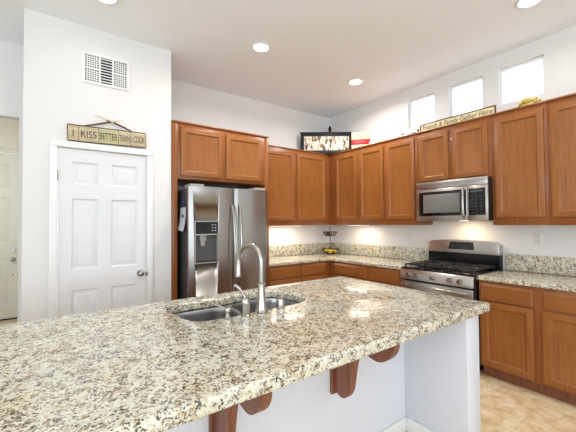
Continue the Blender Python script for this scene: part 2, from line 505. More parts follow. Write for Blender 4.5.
# ---- recessed lights
first = None
for i, (x, y) in enumerate(CANS):
    lab = ['round recessed ceiling light above the fridge, larger of the two central ones', 'round recessed ceiling light above the corner cabinets',
           'round recessed ceiling light cut by the upper right edge', 'recessed ceiling light cut by the top edge above the vent'][i] if i < 4 else 'round recessed ceiling light over the seating side'
    if first is None:
        t = empty('recessed_light', (x, y, H), 0, lab, 'ceiling light', 'recessed ceiling lights')
        MB().lathe([(.072, -.0005), (.098, -.0005), (.098, -.004), (.090, -.010), (.076, -.012), (.072, -.008), (.072, -.0005)], seg=40).build('trim_ring', M_white, t)
        MB().lathe([(0, -.009), (.05, -.0085), (.0715, -.004), (.0715, -.0005), (0, -.0005)], seg=40).build('lens', M_lens, t)
        first = t
    else:
        t = copy_tree(first); t.location = (x, y, H); t['label'] = lab
    if i >= 4: t['group'] = 'recessed lights over the seating side'
    area('can_lamp', (x, y, H-.02), (0, 0, 0), .14, .14, (16, 19, 4.5, 1.5)[i] if i < 4 else (6 if i == 4 else 3), (1.0, 0.96, 0.93), 'DISK', 2.85)

# ---- return-air vent
vt = empty('air_vent', (.217, PY, 2.66), 0, 'white return air grille high on the pantry wall above the door', 'vent')
W, Hh = .378, .278
mb = MB()
mb.box(0, W, -.012, -.0005, Hh-.022, Hh, .003).box(0, W, -.012, -.0005, 0, .022, .003).box(0, .022, -.012, -.0005, .022, Hh-.022).box(W-.022, W, -.012, -.0005, .022, Hh-.022)
mb.box(.130, .144, -.011, -.0005, .022, Hh-.022).box(.236, .250, -.011, -.0005, .022, Hh-.022)
mb.box(.022, .130, -.011, -.0005, .131, .146).box(.250, W-.022, -.011, -.0005, .131, .146)
mb.build('frame', M_white, vt)
MB().box(.02, W-.02, -.0018, -.0004, .02, Hh-.02).build('backing', M_dark, vt)
for (a, b) in ((.022, .130), (.250, W-.022)):
    mb = MB()
    for z0, z1 in ((.022, .131), (.146, Hh-.022)):
        for k in range(1, 6):
            x = a + (b-a)*k/6; mb.box(x-.0032, x+.0032, -.008, -.002, z0, z1)
        for k in range(1, 6):
            z = z0 + (z1-z0)*k/6; mb.box(a, b, -.0085, -.0025, z-.0032, z+.0032)
    mb.build('grille', M_white, vt)
for k in range(9):
    z = .034 + k*.0255
    mb = MB()
    mb.prism([(-.010, z), (-.0085, z+.0005), (-.002, z+.012), (-.0035, z+.012)], lambda u, v: (.144, u, v), lambda u, v: (.236, u, v))
    mb.build('louver', M_white, vt)

# ------------------------------------------------------------------ cabinets
def cab_door(w, h, parent, loc, name='door', material=None, rail=.055, t=.019):
    """framed recessed-panel cabinet front: local x 0..w, z 0..h, front facing -y, back at y=0"""
    bm = MB()
    def L(i, y): return [(i, y, i), (w-i, y, i), (w-i, y, h-i), (i, y, h-i)]
    r = min(rail, h*.28)
    bm.rings([L(0, 0), L(0, -t+.005), L(.0015, -t+.0015), L(.005, -t), L(r-.014, -t), L(r-.010, -t-.0015), L(r-.004, -t+.001),
              L(r, -t+.006), L(r+.004, -t+.010), L(r+.006, -t+.0105)])
    o = bm.build(name, material or M_wood, parent, 25)
    o.location = loc
    return o
def drawer_front(w, h, parent, loc, t=.019):
    bm = MB()
    def L(i, y): return [(i, y, i), (w-i, y, i), (w-i, y, h-i), (i, y, h-i)]
    bm.rings([L(0, 0), L(0, -t+.009), L(.004, -t+.006), L(.010, -t+.004), L(.016, -t), L(.02, -t)])
    o = bm.build('drawer', M_wood_h, parent, 25); o.location = loc
    return o

def upper(name, loc, rz, w, z0, z1, depth, doors, label, crown=True, crown_r=False, carc=None, dz=(.07, .048)):
    """wall cabinet: local x 0..w, front of the face frame at y=0, body goes +y"""
    t = empty(name, loc, rz, label, 'cabinet', 'wall cabinets')
    h = z1-z0
    mb = MB(); mb.box(.0008, w-.0008, 0, depth-.001, 0, h, .0012)
    mb.build('carcass', carc or M_wood_lo, t)
    for (a, b) in doors:
        cab_door(b-a, h-dz[0]-dz[1], t, (a, -.0005, dz[0]))
    if crown:
        MB().box(.0008, w-.0008, -.014, .02, h+.0005, h+.016, .004).build('top_moulding', M_wood_h, t)
    return t
UF_B = XB-.33+.019          # face frame plane of right-wall uppers (doors reach XB-.33)
UF_A = YA-.33+.019
Z0, Z1 = 1.372, 2.445
YAtoX = lambda y0, y: y0-y
# right wall, local x runs from larger Y to smaller Y
def upB(ytop, ybot, drs, label, z0=Z0, **kw):
    return upper('wall_cabinet', (UF_B, ytop, z0), -PI/2, ytop-ybot, z0, Z1, XB-UF_B, [(ytop-a, ytop-b) for a, b in drs], label, **kw)
upB(3.698, 3.12, [(3.565, 3.152)], 'brown single-door wall cabinet in the corner below the red banded box')
upB(3.12, 2.208, [(3.090, 2.692), (2.640, 2.240)], 'brown two-door wall cabinet between the corner and the microwave')
upB(2.208, 1.405, [(2.178, 1.832), (1.784, 1.436)], 'short brown two-door wall cabinet directly above the microwave', z0=1.825, dz=(.045, .048))
upB(1.405, .958, [(1.374, .982)], 'brown single-door wall cabinet right of the microwave below the yellow flowers')
upB(.958, .05, [(.934, .53), (.48, .09)], 'brown wall cabinet cut by the right edge of the photo')
upA_ = upper('wall_cabinet', (2.15, UF_A, Z0), 0, 3.497-2.15, Z0, Z1, YA-UF_A, [(.05, .652), (.700, 1.255)], 'brown two-door wall cabinet between fridge and corner')
# blind corner block joining both runs
t = empty('corner_cabinet', (UF_B, YA, Z0), 0, 'brown blind corner block joining the two rows of wall cabinets', 'cabinet', 'wall cabinets')
MB().box(.001, XB-UF_B-.001, -.3105, -.001, 0, Z1-Z0).build('carcass', M_wood_lo, t)

# fridge surround with cabinet above
fc = empty('fridge_cabinet', (.989, 3.35, 0), 0, 'tall brown fridge surround with two cabinet doors above the fridge', 'cabinet')
MB().box(0, .058, 0, .655, 0, 2.445, .002).build('side_panel', M_wood_lo, fc)
MB().box(1.103, 1.158, 0, .655, 0, 2.445, .002).build('side_panel', M_wood_lo, fc)
MB().box(.0585, 1.1025, .001, .655, 1.868, 2.445, .001).build('carcass', M_wood_lo, fc)
cab_door(.463, .500, fc, (.088, .0, 1.902)); cab_door(.463, .500, fc, (.593, .0, 1.902))
MB().box(.0, 1.158, -.014, .02, 2.4455, 2.462, .004).build('top_moulding', M_wood_h, fc)

# base cabinets
BF_B = XB-.62 ; BF_A = YA-.62+.0
def basecab(loc, rz, w, cols, label, depth=.60, dr=(.705, .848), do=(.118, .69), toe=.06):
    t = empty('base_cabinet', loc, rz, label, 'cabinet', 'base cabinets')
    MB().box(.0008, w-.0008, 0, depth, .1, .874, .001).build('carcass', M_wood_lo, t)
    MB().box(.0008, w-.0008, toe, depth, 0, .0995).build('toe_kick', M_corbel, t)
    for (a, b) in cols:
        drawer_front(b-a, dr[1]-dr[0], t, (a, -.0005, dr[0]))
        cab_door(b-a, do[1]-do[0], t, (a, -.0005, do[0]))
    return t
basecab((BF_B, 1.411, 0), -PI/2, 1.411-.52, [(.022, .419), (.479, .867)], 'brown base cabinet right of the stove with drawer over door')
basecab((BF_B, .52, 0), -PI/2, .9, [(.03, .42), (.48, .87)], 'brown base cabinet beyond the right edge of the photo')
basecab((BF_B, 3.389, 0), -PI/2, 3.389-2.225, [(.09, .655), (.71, 1.14)], 'brown base cabinet left of the stove, near the corner')
basecab((2.15, BF_A, 0), 0, BF_B-2.15-.001, [(.02, .50), (.53, .965)], 'brown base cabinet between fridge and corner')

# counters and backsplashes
CZ0, CZ1 = .8755, .914
cb = XB-.645; ca = YA-.645
slab_mesh('countertop', [[(2.151, YA-.001), (2.151, ca), (cb, ca), (cb, 2.2215), (XB-.001, 2.2215), (XB-.001, YA-.001)]], CZ0, CZ1, .008, M_gran)
tag(bpy.data.objects['countertop'], 'speckled granite countertop wrapping the corner between fridge and stove', 'countertop', 'granite countertops')
c2 = slab_mesh('countertop', [[(cb, -.38), (XB-.001, -.38), (XB-.001, 1.418), (cb, 1.418)]], CZ0, CZ1, .008, M_gran)
tag(c2, 'speckled granite countertop right of the stove', 'countertop', 'granite countertops')
ZS = 1.075
t = empty('backsplash', (2.151, YA, CZ1), 0, 'low granite backsplash strip behind the corner counter', 'backsplash', 'granite backsplashes')
MB().box(0, XB-2.151-.022, -.02, -.0005, .0005, ZS-CZ1, .003).build('rear_strip', M_gran, t)
MB().box(XB-.02-2.151, XB-.0005-2.151, 2.2215-YA, -.0005, .0005, ZS-CZ1, .003).build('side_strip', M_gran, t)
o = MB().box(XB-.02, XB-.0005, -.38, 1.418, CZ1+.0005, ZS, .003).build('backsplash', M_gran)
tag(o, 'low granite backsplash strip right of the stove', 'backsplash', 'granite backsplashes')

# under-cabinet lights
for nm, lab, loc, rz, L_, pw in (('a', 'slim light bar under the cabinet beside the fridge', (2.72, 3.80, 1.3635), 0, .6, 4.5), ('b', 'slim light bar under the cabinet left of the stove', (3.60, 3.22, 1.3635), PI/2, .4, 2.6)):
    t = empty('under_cabinet_light', loc, rz, lab, 'light', 'under-cabinet light bars')
    MB().box(-L_/2, L_/2, -.02, .02, 0, .008, .002).build('housing', M_white, t)
    MB().box(-L_/2+.02, L_/2-.02, -.014, .014, -.003, -.0002).build('diffuser', M_bar, t)
    area('bar_lamp', (loc[0], loc[1], loc[2]-.006), (0, 0, rz), L_-.04, .03, pw*.8, (1.0, 0.88, 0.72))

# outlets
def outlet(loc, rz, label, first=[None]):
    if first[0] is None:
        t = empty('wall_outlet', loc, rz, label, 'outlet', 'wall outlets above the counter')
        MB().box(-.036, .036, -.006, -.0005, -.058, .058, .003).build('cover_plate', M_plate, t)
        for z in (-.026, .026):
            s = MB().box(-.016, .016, -.008, -.006, z-.017, z+.017, .0012).build('socket', M_white, t)
            MB().box(-.008, -.005, -.0084, -.0079, z-.006, z+.008).box(.005, .008, -.0084, -.0079, z-.006, z+.008).cyl((0, -.0084, z-.011), (0, -.0079, z-.011), .003, seg=10).build('slots', M_darkgrey, s)
        first[0] = t
    else:
        t = copy_tree(first[0]); t.location = loc; t.rotation_euler = (0, 0, rz); t['label'] = label
    return t
outlet((XB, 1.128, 1.235), -PI/2, 'white outlet on the wall right of the stove')
outlet((XB, 2.536, 1.225), -PI/2, 'white outlet on the wall left of the stove')

# ------------------------------------------------------------------ island
IX, IY0, IY1, IXL = 2.180, .893, 2.180, -1.3
SB1 = [(.578, 2.0), (.66, 2.02), (.80, 2.01), (.915, 1.99), (.935, 1.90), (.910, 1.70), (.895, 1.63), (.86, 1.60), (.78, 1.592), (.68, 1.602), (.610, 1.645), (.582, 1.75), (.570, 1.90)]
def smooth_loop(pts, n=4):
    out = []; L = len(pts)
    for i in range(L):
        p0, p1, p2, p3 = [Vector(pts[(i+k) % L]) for k in (-1, 0, 1, 2)]
        for j in range(n):
            t = j/n
            out.append(tuple(.5*((2*p1)+(-p0+p2)*t+(2*p0-5*p1+4*p2-p3)*t*t+(-p0+3*p1-3*p2+p3)*t**3)))
    return out
bowl1 = smooth_loop(SB1, 4)
SB2 = [(.975, 1.985), (1.05, 2.03), (1.20, 2.045), (1.31, 2.0), (1.36, 1.88), (1.36, 1.74), (1.32, 1.645), (1.22, 1.605), (1.08, 1.598), (.975, 1.61), (.945, 1.70), (.960, 1.85)]
bowl2 = smooth_loop(SB2, 4)
OUT = smooth_loop([(.575, 2.012), (.72, 2.036), (.93, 2.03), (1.06, 2.05), (1.20, 2.06), (1.32, 2.015), (1.372, 1.88), (1.372, 1.74), (1.335, 1.650), (1.22, 1.612), (1.06, 1.606), (.87, 1.603), (.78, 1.601), (.66, 1.609), (.595, 1.65), (.568, 1.75), (.555, 1.90)], 4)
top = slab_mesh('island_countertop', [rrect(IXL, IX, IY0, IY1, [.02, .03, .03, .03]), OUT], CZ0-.013, CZ1, .013, M_gran)
tag(top, 'large pale speckled granite countertop of the kitchen island', 'countertop')

ib = empty('kitchen_island', (0, 1.361, 0), 0, 'white panelled island base with end wing under the granite overhang', 'island')
MB().box(-1.0, 2.125, 0, .12, 0, .861).build('knee_wall', M_island, ib)
MB().box(1.969, 2.125, -.416, -.0005, 0, .861, .003).build('end_wing', M_island, ib)
mb = MB().box(2.105, 2.125, .1205, .78, 0, .861).box(-1.0, 2.104, .762, .78, .1, .861).box(-1.0, -.98, .1205, .76, 0, .861)
mb.build('cabinet_body', M_wood_lo, ib)
for k in range(6):
    cab_door(.46, .70, ib, (-.85+k*.49, .7805, .13)).rotation_euler = (0, 0, 0)
for ch in [c for c in ib.children if c.name.startswith('door')]:
    ch.rotation_euler = (0, 0, PI); ch.location = (ch.location.x+.46, .7805, .13)

# corbels
def corbel(x, label, first=[None]):
    if first[0] is None:
        t = empty('corbel', (x, 1.361, .861), 0, label, 'corbel', 'corbels under the island overhang')
        ctrl = [(-.02, -.365), (-.032, -.405), (-.065, -.425), (-.10, -.418), (-.128, -.385), (-.142, -.33), (-.152, -.27), (-.166, -.20), (-.186, -.155), (-.215, -.128), (-.25, -.122), (-.285, -.13), (-.322, -.134), (-.358, -.122), (-.390, -.095), (-.412, -.06), (-.420, -.025)]
        pts = []
        for i in range(len(ctrl)-1):
            p = [Vector(ctrl[max(0, min(len(ctrl)-1, i+k))]) for k in (-1, 0, 1, 2)]
            for j in range(3):
                q = j/3
                pts.append(tuple(.5*((2*p[1])+(-p[0]+p[2])*q+(2*p[0]-5*p[1]+4*p[2]-p[3])*q*q+(-p[0]+3*p[1]-3*p[2]+p[3])*q**3)))
        pts = [(a, b*.945) for a, b in pts]
        pts += [(-.420, -.0237), (-.420, -.0005), (-.02, -.0005)]
        MB().prism(pts, lambda u, v: (-.022, u, v), lambda u, v: (.022, u, v), .003).build('bracket', M_corbel, t)
        MB().box(-.036, .036, -.02, -.0005, -.405, -.0005, .003).build('back_plate', M_corbel, t)
        first[0] = t
    else:
        t = copy_tree(first[0]); t.location = (x, 1.361, .861); t['label'] = label
    return t
corbel(1.305, 'brown scrolled wooden corbel nearer the right end of the island')
corbel(.592, 'brown scrolled wooden corbel cut by the bottom edge of the photo')
corbel(-.12, 'brown scrolled wooden corbel beyond the lower edge of the photo')

# sink
sk = empty('kitchen_sink', (0, 0, .861), 0, 'stainless double-bowl sink set under the island granite', 'sink')
def bowl(lp, depth, name):
    c = Vector((sum(p[0] for p in lp)/len(lp), sum(p[1] for p in lp)/len(lp)))
    def sc(s): return [tuple(c+(Vector(p)-c)*s) for p in lp]
    loops = [[(x, y, .0) for x, y in sc(1.0)], [(x, y, -.012) for x, y in sc(.985)], [(x, y, -.03) for x, y in sc(.975)], [(x, y, -depth+.05) for x, y in sc(.93)],
             [(x, y, -depth+.018) for x, y in sc(.88)], [(x, y, -depth) for x, y in sc(.74)], [(x, y, -depth-.004) for x, y in sc(.16)]]
    outer = [[(x, y, -depth-.008) for x, y in sc(.16)], [(x, y, -depth-.005) for x, y in sc(.76)], [(x, y, -depth+.014) for x, y in sc(.905)], [(x, y, -.03) for x, y in sc(.985)], [(x, y, -.0) for x, y in sc(1.012)]]
    mb = MB(); mb.rings(loops+[], False, True)
    mb2 = mb.rings([[(x, y, 0) for x, y in sc(1.0)], [(x, y, 0) for x, y in sc(1.012)]], False, False)
    mb.rings(outer, True, False)
    bmesh.ops.remove_doubles(mb.bm, verts=mb.bm.verts[:], dist=1e-5)
    o = mb.build(name, M_bowl, sk, 60)
    dr = MB().lathe([(0, .001), (.03, .001), (.042, .004), (.046, .001), (.046, 0), (0, 0)], (c.x, c.y, -depth-.003)).build('drain', M_nickel, o)
    return o
bowl(bowl1, .18, 'small_bowl'); bowl(bowl2, .2, 'large_bowl')
# flat steel rim around both bowls
_c = Vector((.965, 1.81))
slab_mesh('rim', [[tuple(_c+(Vector(p)-_c)*1.04) for p in OUT], bowl1, bowl2], .0-.0045, .0005, .001, M_sink, sk)

# faucet
ft = empty('kitchen_faucet', (.957, 1.574, CZ1), 0, 'tall brushed nickel gooseneck faucet behind the sink bowls', 'faucet')
MB().lathe([(0, .0005), (.037, .0005), (.037, .005), (.034, .009), (.032, .03), (.0245, .075), (.020, .12), (.0185, .150), (.0255, .152), (.0255, .160), (.016, .163), (0, .163)]).build('body', M_nickel, ft)
pts = []; R0 = .088
dirv = Vector((-.32, .95)).normalized()
for z in (.162, .19, .22, .25, .28): pts.append((0, 0, z))
for k in range(1, 17):
    a = PI*k/16*1.03
    d = R0*(1-math.cos(a)); pts.append((dirv.x*d, dirv.y*d, .28+R0*math.sin(a)))
e = Vector(pts[-1]); tdir = (e-Vector(pts[-2])).normalized()
MB().sweep(pts, .0145, 14).build('spout', M_nickel, ft)
MB().sweep([e+tdir*q for q in (-.002, .0, .012, .0125, .05, .075, .09, .092)], [.0150, .0165, .0165, .0175, .018, .020, .020, .018], 18).build('spray_head', M_nickel, ft)
sh = empty('faucet_handle', (.852, 1.566, CZ1), 0, 'brushed nickel lever handle on a stout round base left of the gooseneck', 'faucet handle')
MB().lathe([(0, .0005), (.029, .0005), (.029, .004), (.0245, .008), (.0245, .058), (.0265, .060), (.0265, .068), (.0245, .070), (.0245, .088), (.019, .096), (0, .098)]).build('base', M_nickel, sh)
MB().sweep([(-.002, .0, .095), (-.012, .006, .118), (-.022, .014, .136), (-.032, .022, .150), (-.042, .030, .158)], [.010, .0075, .0085, .010, .0095], 12).ball((-.043, .031, .159), .012, .012, .010).build('lever', M_nickel, sh)
sd = empty('soap_dispenser', (.750, 1.572, CZ1), 0, 'small brushed nickel soap dispenser with a thin spout left of the lever', 'soap dispenser')
MB().lathe([(0, .0005), (.021, .0005), (.021, .004), (.013, .008), (.0115, .03), (.016, .034), (.0175, .042), (.015, .052), (.006, .057), (0, .057)]).build('pump', M_nickel, sd)
MB().sweep([(0, 0, .046), (-.022, .026, .058), (-.045, .055, .070), (-.058, .070, .071)], [.0065, .006, .0055, .006], 10).build('nozzle', M_nickel, sd)
ag = MB().lathe([(0, .0005), (.027, .0005), (.027, .003), (.024, .006), (.0235, .052), (.021, .057), (0, .0585)]).build('air_gap', M_nickel)
ag.location = (1.090, 1.580, CZ1); tag(ag, 'short round nickel air gap cap right of the gooseneck faucet', 'air gap')

# ------------------------------------------------------------------ refrigerator
FX0, FX1, FY = 1.084, 1.984, 3.10
fr = empty('refrigerator', (FX0, 3.18, 0), 0, 'stainless side-by-side refrigerator with ice and water dispenser', 'refrigerator')
FW = FX1-FX0
MB().box(.003, FW-.003, 0, .78, .03, 1.755, .004).build('case', M_fside, fr)
MB().box(.02, FW-.02, .02, .06, .002, .0295).build('base_grille', M_blackm, fr)
def fdoor(x0, x1, name):
    w = x1-x0; n = 14; front = []
    for k in range(n+1):
        u = k/n; x = x0+u*w
        e_ = min(u, 1-u)*w
        y = -.066 - .016*math.sin(PI*u)**.8 + (.016*(1-min(1, e_/.018))**2)
        front.append((x, y))
    poly = front+[(x1, -.004), (x0, -.004)]
    mb = MB().prism(poly, lambda u, v: (u, v, .06), lambda u, v: (u, v, 1.775), 0)
    return mb.build(name, M_steel, fr, 25)
GAPX = 1.572-FX0
dl = fdoor(0, GAPX-.004, 'freezer_door'); drr = fdoor(GAPX+.004, FW, 'fridge_door')
# dispenser recess cut into the freezer door
cut = MB().box(1.140-FX0, 1.372-FX0, -.12, -.022, 1.025, 1.425, .012).build('cutter', M_darkgrey, fr)
bpy.context.view_layer.update()
md = dl.modifiers.new('b', 'BOOLEAN'); md.object = cut; md.operation = 'DIFFERENCE'; md.solver = 'EXACT'
bpy.context.view_layer.update()
me = bpy.data.meshes.new_from_object(dl.evaluated_get(bpy.context.evaluated_depsgraph_get()))
dl.modifiers.clear(); dl.data = me; me.materials.clear(); me.materials.append(M_steel)
for p in me.polygons: p.material_index = 0
bpy.data.objects.remove(cut)
ds = MB()
a, b = 1.132-FX0, 1.380-FX0
y0, y1 = -.093, -.076
ds.box(a, a+.009, y0, -.03, 1.016, 1.434, .003).box(b-.009, b, y0, -.03, 1.016, 1.434, .003).box(a+.009, b-.009, y0, -.03, 1.424, 1.434, .003).box(a+.009, b-.009, y0, -.03, 1.016, 1.026, .003)
ds.box(a+.009, b-.009, y0, -.03, 1.292, 1.306, .002)
dispenser = ds.build('dispenser', M_grey, fr)
MB().box(a+.0095, b-.0095, -.089, -.03, 1.3065, 1.4235).build('control_panel', M_black, dispenser)
mb = MB()
for i in range(2):
    for j in range(3):
        x = a+.175+i*.03; z = 1.335+j*.028
        mb.box(x, x+.014, -.0902, -.0891, z, z+.008)
mb.build('panel_icons', M_disp, dispenser)
MB().box(a+.0095, b-.0095, -.026, -.0235, 1.0265, 1.2915).build('recess_back', M_darkgrey, dispenser)
MB().box(a+.06, a+.125, -.07, -.027, 1.235, 1.2915, .004).box(a+.07, a+.115, -.06, -.03, 1.185, 1.236, .006).build('nozzle', M_grey, dispenser)
MB().box(a+.012, b-.012, -.088, -.028, 1.0268, 1.034, .001).build('drip_tray', M_blackm, dispenser)
def handle(x, side):
    mb = MB(); P = []
    n = 18
    for k in range(n+1):
        u = k/n; z = .64+u*(1.60-.64)
        y = -.082 - .060*math.sin(PI*u)**.55
        P.append((x+side*.004*math.sin(PI*u), y, z))
    mb.sweep(P, [.0105]*(n+1), 12)
    return mb.build('handle', M_nickel, fr)
handle(GAPX-.040, 1); handle(GAPX+.044, -1)
MB().box(.02, .16, -.05, .12, 1.7555, 1.80, .006).box(FW-.16, FW-.02, -.05, .12, 1.7555, 1.80, .006).box(.16, FW-.16, .03, .10, 1.7555, 1.785, .004).build('hinge_cover', M_grey, fr)
# notices on the side
def note(y0, y1, z0, z1, curl, material, name, label):
    mb = MB(); n = 8; A = []; B = []
    loops = []
    for k in range(n+1):
        u = k/n; z = z1-(z1-z0)*u; x = FX0-.0015-curl*u**3
        loops.append([(x, y0, z-.02*u), (x, y1, z), (x-.0008, y1, z), (x-.0008, y0, z-.02*u)])
    mb.rings(loops)
    o = mb.build(name, material); tag(o, label, 'paper', 'papers on the fridge side'); return o
nt = note(3.205, 3.37, 1.35, 1.572, .03, M_paper, 'paper_notice', 'curling pale paper sheet stuck on the dark fridge side')
MB().box(FX0-.012, FX0-.0035, 3.262, 3.29, 1.47, 1.50, .002).build('magnet', M_blackm, nt)
note(3.21, 3.35, 1.582, 1.68, .0, M_paper_blue, 'paper_card', 'dark blue printed card on the fridge side above the pale sheet')

# ------------------------------------------------------------------ range
RY0, RY1 = 1.434, 2.212      # right / left edge
rg = empty('gas_range', (XB-.025, RY1, 0), -PI/2, 'stainless gas range with black grates and curved backguard', 'stove')
RW = RY1-RY0                # local x 0..RW, local y: 0 is the back, -y towards the room
MB().box(.004, RW-.004, -.600, -.001, .06, .895, .002).build('body', M_blackm, rg)
MB().box(.03, RW-.03, -.55, -.1, .001, .0595).build('plinth', M_blackm, rg)
# control panel slightly tilted
PYF = -(XB-.025-3.14)
MB().prism([(-.6005, .788), (PYF+.008, .788), (PYF, .795), (PYF+.010, .885), (PYF+.022, .898), (-.6005, .898)], lambda u, v: (0, u, v), lambda u, v: (RW-.006, u, v), .002).build('control_panel', M_steel_h, rg)
for y in (2.103, 2.015, 1.838, 1.659, 1.563):
    x = RY1-y
    k = MB().cyl((x, PYF+.004, .842), (x, PYF-.006, .841), .026, .025, 20).cyl((x, PYF-.006, .841), (x, PYF-.032, .839), .021, .0175, 20).build('knob', M_nickel, rg)
od = MB().box(.004, RW-.010, PYF+.004, -.6005, .22, .772, .006).build('oven_door', M_steel_h, rg)
MB().box(.12, RW-.142, PYF+.0015, PYF+.0035, .34, .62).build('window', M_glassdoor, od)
MB().sweep([(.05, PYF+.004, .733), (.05, PYF-.035, .738), (.08, PYF-.046, .738), (RW/2-.01, PYF-.052, .738), (RW-.10, PYF-.046, .738), (RW-.07, PYF-.035, .738), (RW-.07, PYF+.004, .733)], .0115, 12).build('handle', M_nickel, od)
MB().box(.004, RW-.010, PYF+.006, -.6005, .07, .212, .005).build('drawer', M_steel_h, rg)
MB().box(0, RW-.004, -.6275, -.075, .8985, .914, .004).build('cooktop', M_black, rg)
# backguard: arched plate over black panel
MB().box(0, RW-.003, -.07, -.001, .8955, 1.06).build('rear_panel', M_black, rg)
arc = [(0, 1.0605)]
n = 16
w_ = RW-.003
for k in range(n+1):
    u = k/n
    zt = 1.176 + .030*math.sin(PI*u)**.6
    arc.append((u*w_, zt if 0 < k < n else 1.164))
arc.append((w_, 1.0605))
bgd = MB().prism(arc, lambda u, v: (u, -.088+(v-1.06)*.12, v), lambda u, v: (u, -.001, v), .004).build('backguard', M_steel_h, rg)
dpl = [(.250, 1.098), (.535, 1.098), (.520, 1.182), (.268, 1.182)]
disp = MB().prism(dpl, lambda u, v: (u, -.0915+(v-1.06)*.12, v), lambda u, v: (u, -.083+(v-1.06)*.12, v)).build('display', M_black, bgd)
mb = MB()
for i in range(7):
    for j in range(2): mb.box(.30+i*.035, .316+i*.035, -.0885+.006*j, -.0868+.006*j, 1.108+j*.026, 1.113+j*.026)
mb.build('display_marks', M_darkgrey, disp)['kind'] = 'stuff'
# burners and grates
for (x, y, r) in ((.17, -.47, .045), (.17, -.22, .038), (.385, -.345, .05), (.60, -.47, .045), (.60, -.22, .038)):
    MB().lathe([(0, .0), (r+.01, 0), (r+.01, .005), (r, .006), (r, .014), (r-.008, .019), (0, .02)], (x, y, .9145)).build('burner', M_iron, rg)
for gx0, gx1 in ((.03, .268), (.275, .495), (.502, .745)):
    mb = MB(); b_ = .007
    z0, z1 = .938, .952
    yA, yB = -.60, -.10
    for y in (yA, yB-.014, (yA+yB)/2-.007): mb.box(gx0, gx1, y, y+.014, z0, z1, .003)
    for x in (gx0, gx1-.014): mb.box(x, x+.014, yA, yB, z0, z1, .003)
    cx = (gx0+gx1)/2
    mb.box(cx-b_, cx+b_, yA, yB, z0+.001, z1+.005, .003)
    for cy in (-.47, -.22):
        mb.box(gx0, gx1, cy-b_, cy+b_, z0+.001, z1+.005, .003)
        for sx in (-1, 1):
            for sy in (-1, 1):
                mb.sweep([(cx+sx*.03, cy+sy*.03, z1), (cx+sx*.085, cy+sy*.085, z1-.004)], .006, 6)
    for x in (gx0+.007, gx1-.007):
        for y in (yA+.007, yB-.007): mb.box(x-.006, x+.006, y-.006, y+.006, .9145, z0)
    mb.build('grate', M_iron, rg)

# ------------------------------------------------------------------ microwave
mw = empty('microwave', (3.40, 2.165, 1.418), -PI/2, 'stainless over-the-range microwave under the short cabinet', 'microwave')
MW, MH = 2.165-1.408, 1.823-1.392
MB().box(.002, MW-.002, .022, XB-3.40-.002, 0, MH, .003).build('case', M_blackm, mw)
MB().box(0, MW, 0, .0215, .352, MH, .004).build('vent_panel', M_steel_h, mw)
mb = MB()
for k in range(3): mb.box(.03, MW-.03, -.0008, .0, .405-k*.008, .4075-k*.008)
mb.build('vent_slots', M_darkgrey, mw)
df = MB(); dw = .565
df.box(0, dw, 0, .0215, 0, .350, .005)
dr_ = df.build('door', M_steel_h, mw)
MB().box(.035, dw-.012, -.0022, -.0002, .055, .320, .001).build('black_surround', M_black, dr_)
wm = mat('microwave_window', srgb(120, 118, 116), 0.25)
base(wm, ramp(wm, nd(wm, 'ShaderNodeTexChecker', Scale=1.0).outputs['Fac'], [(0, srgb(120, 118, 114)), (1, srgb(128, 126, 122))]))
MB().box(.085, dw-.075, -.0032, -.0023, .088, .290, .0004).build('window', wm, dr_)
MB().sweep([(dw-.030, -.002, .320), (dw-.030, -.030, .310), (dw-.028, -.040, .25), (dw-.028, -.043, .18), (dw-.028, -.040, .11), (dw-.030, -.030, .05), (dw-.030, -.002, .038)], .015, 12).build('handle', M_steel, dr_)
cp = MB().box(dw+.002, MW, 0, .0215, 0, .350, .004).build('control_panel', M_steel_h, mw)
kp = MB().box(dw+.014, MW-.022, -.0018, -.0002, .055, .320, .001).build('keypad', M_black, cp)
mb = MB()
for i in range(3):
    for j in range(6): mb.box(dw+.036+i*.042, dw+.056+i*.042, -.0026, -.0019, .075+j*.032, .083+j*.032)
mb.box(dw+.034, MW-.045, -.0026, -.0019, .282, .304)
o_ = mb.build('keypad_marks', mat('key_legends', srgb(70, 72, 76), 0.4), kp); o_['kind'] = 'stuff'
MB().box(.40, .47, .16, .22, -.0012, -.0003).build('lamp_lens', M_lens, mw)
area('cooktop_lamp', (3.60, 1.75, 1.382), (0, -.25, 0), .06, .06, 1.3, (1.0, 0.72, 0.42))

# ------------------------------------------------------------------ signs and decorations
sg = empty('pantry_sign', (.428, PY-.0005, 2.152), 0, 'wooden lettered plank sign above the white pantry door, hung from a twig hanger', 'sign')
x0, x1 = -.309, .310
sg.rotation_euler = (0, -.022, 0); sg.scale = (1, 1, .95)
planks = [(-.309, -.235, M_plank, 'I'), (-.232, -.082, M_plank, 'KISS'), (-.079, .075, M_plank2, 'BETTER'), (.078, .178, M_plank, 'THAN'), (.181, .310, M_plank, 'I COOK')]
for a, b, mt_, tx in planks:
    z0, z1 = (-.012, .122)
    z0 += -.004*random.random(); z1 += .004*random.random()
    pk = MB().box(a, b, -.020, -.001, z0, z1, .002).build('plank', mt_, sg)
    ww = (b-a)
    t_size = .068 if len(tx) < 5 else .05
    t_ = text_mesh('lettering', tx, t_size, M_ink, pk, (0, 0, 0), (PI/2, 0, 0), .0006)
    bpy.context.view_layer.update()
    xs_ = [v.co.x for v in t_.data.vertices]; tw = max(xs_)-min(xs_)
    s_ = min(1.0, (ww-.014)/tw)
    sz = .066/(.72*t_size)
    t_.scale = (s_, sz, 1); t_.location = ((a+b)/2-(max(xs_)+min(xs_))/2*s_, -.0206, .055-.033)
for xx in (-.2335, -.0805, .0765, .1795):
    MB().box(xx-.0012, xx+.0012, -.0185, -.0015, -.010, .120).build('seam', M_ink, sg)
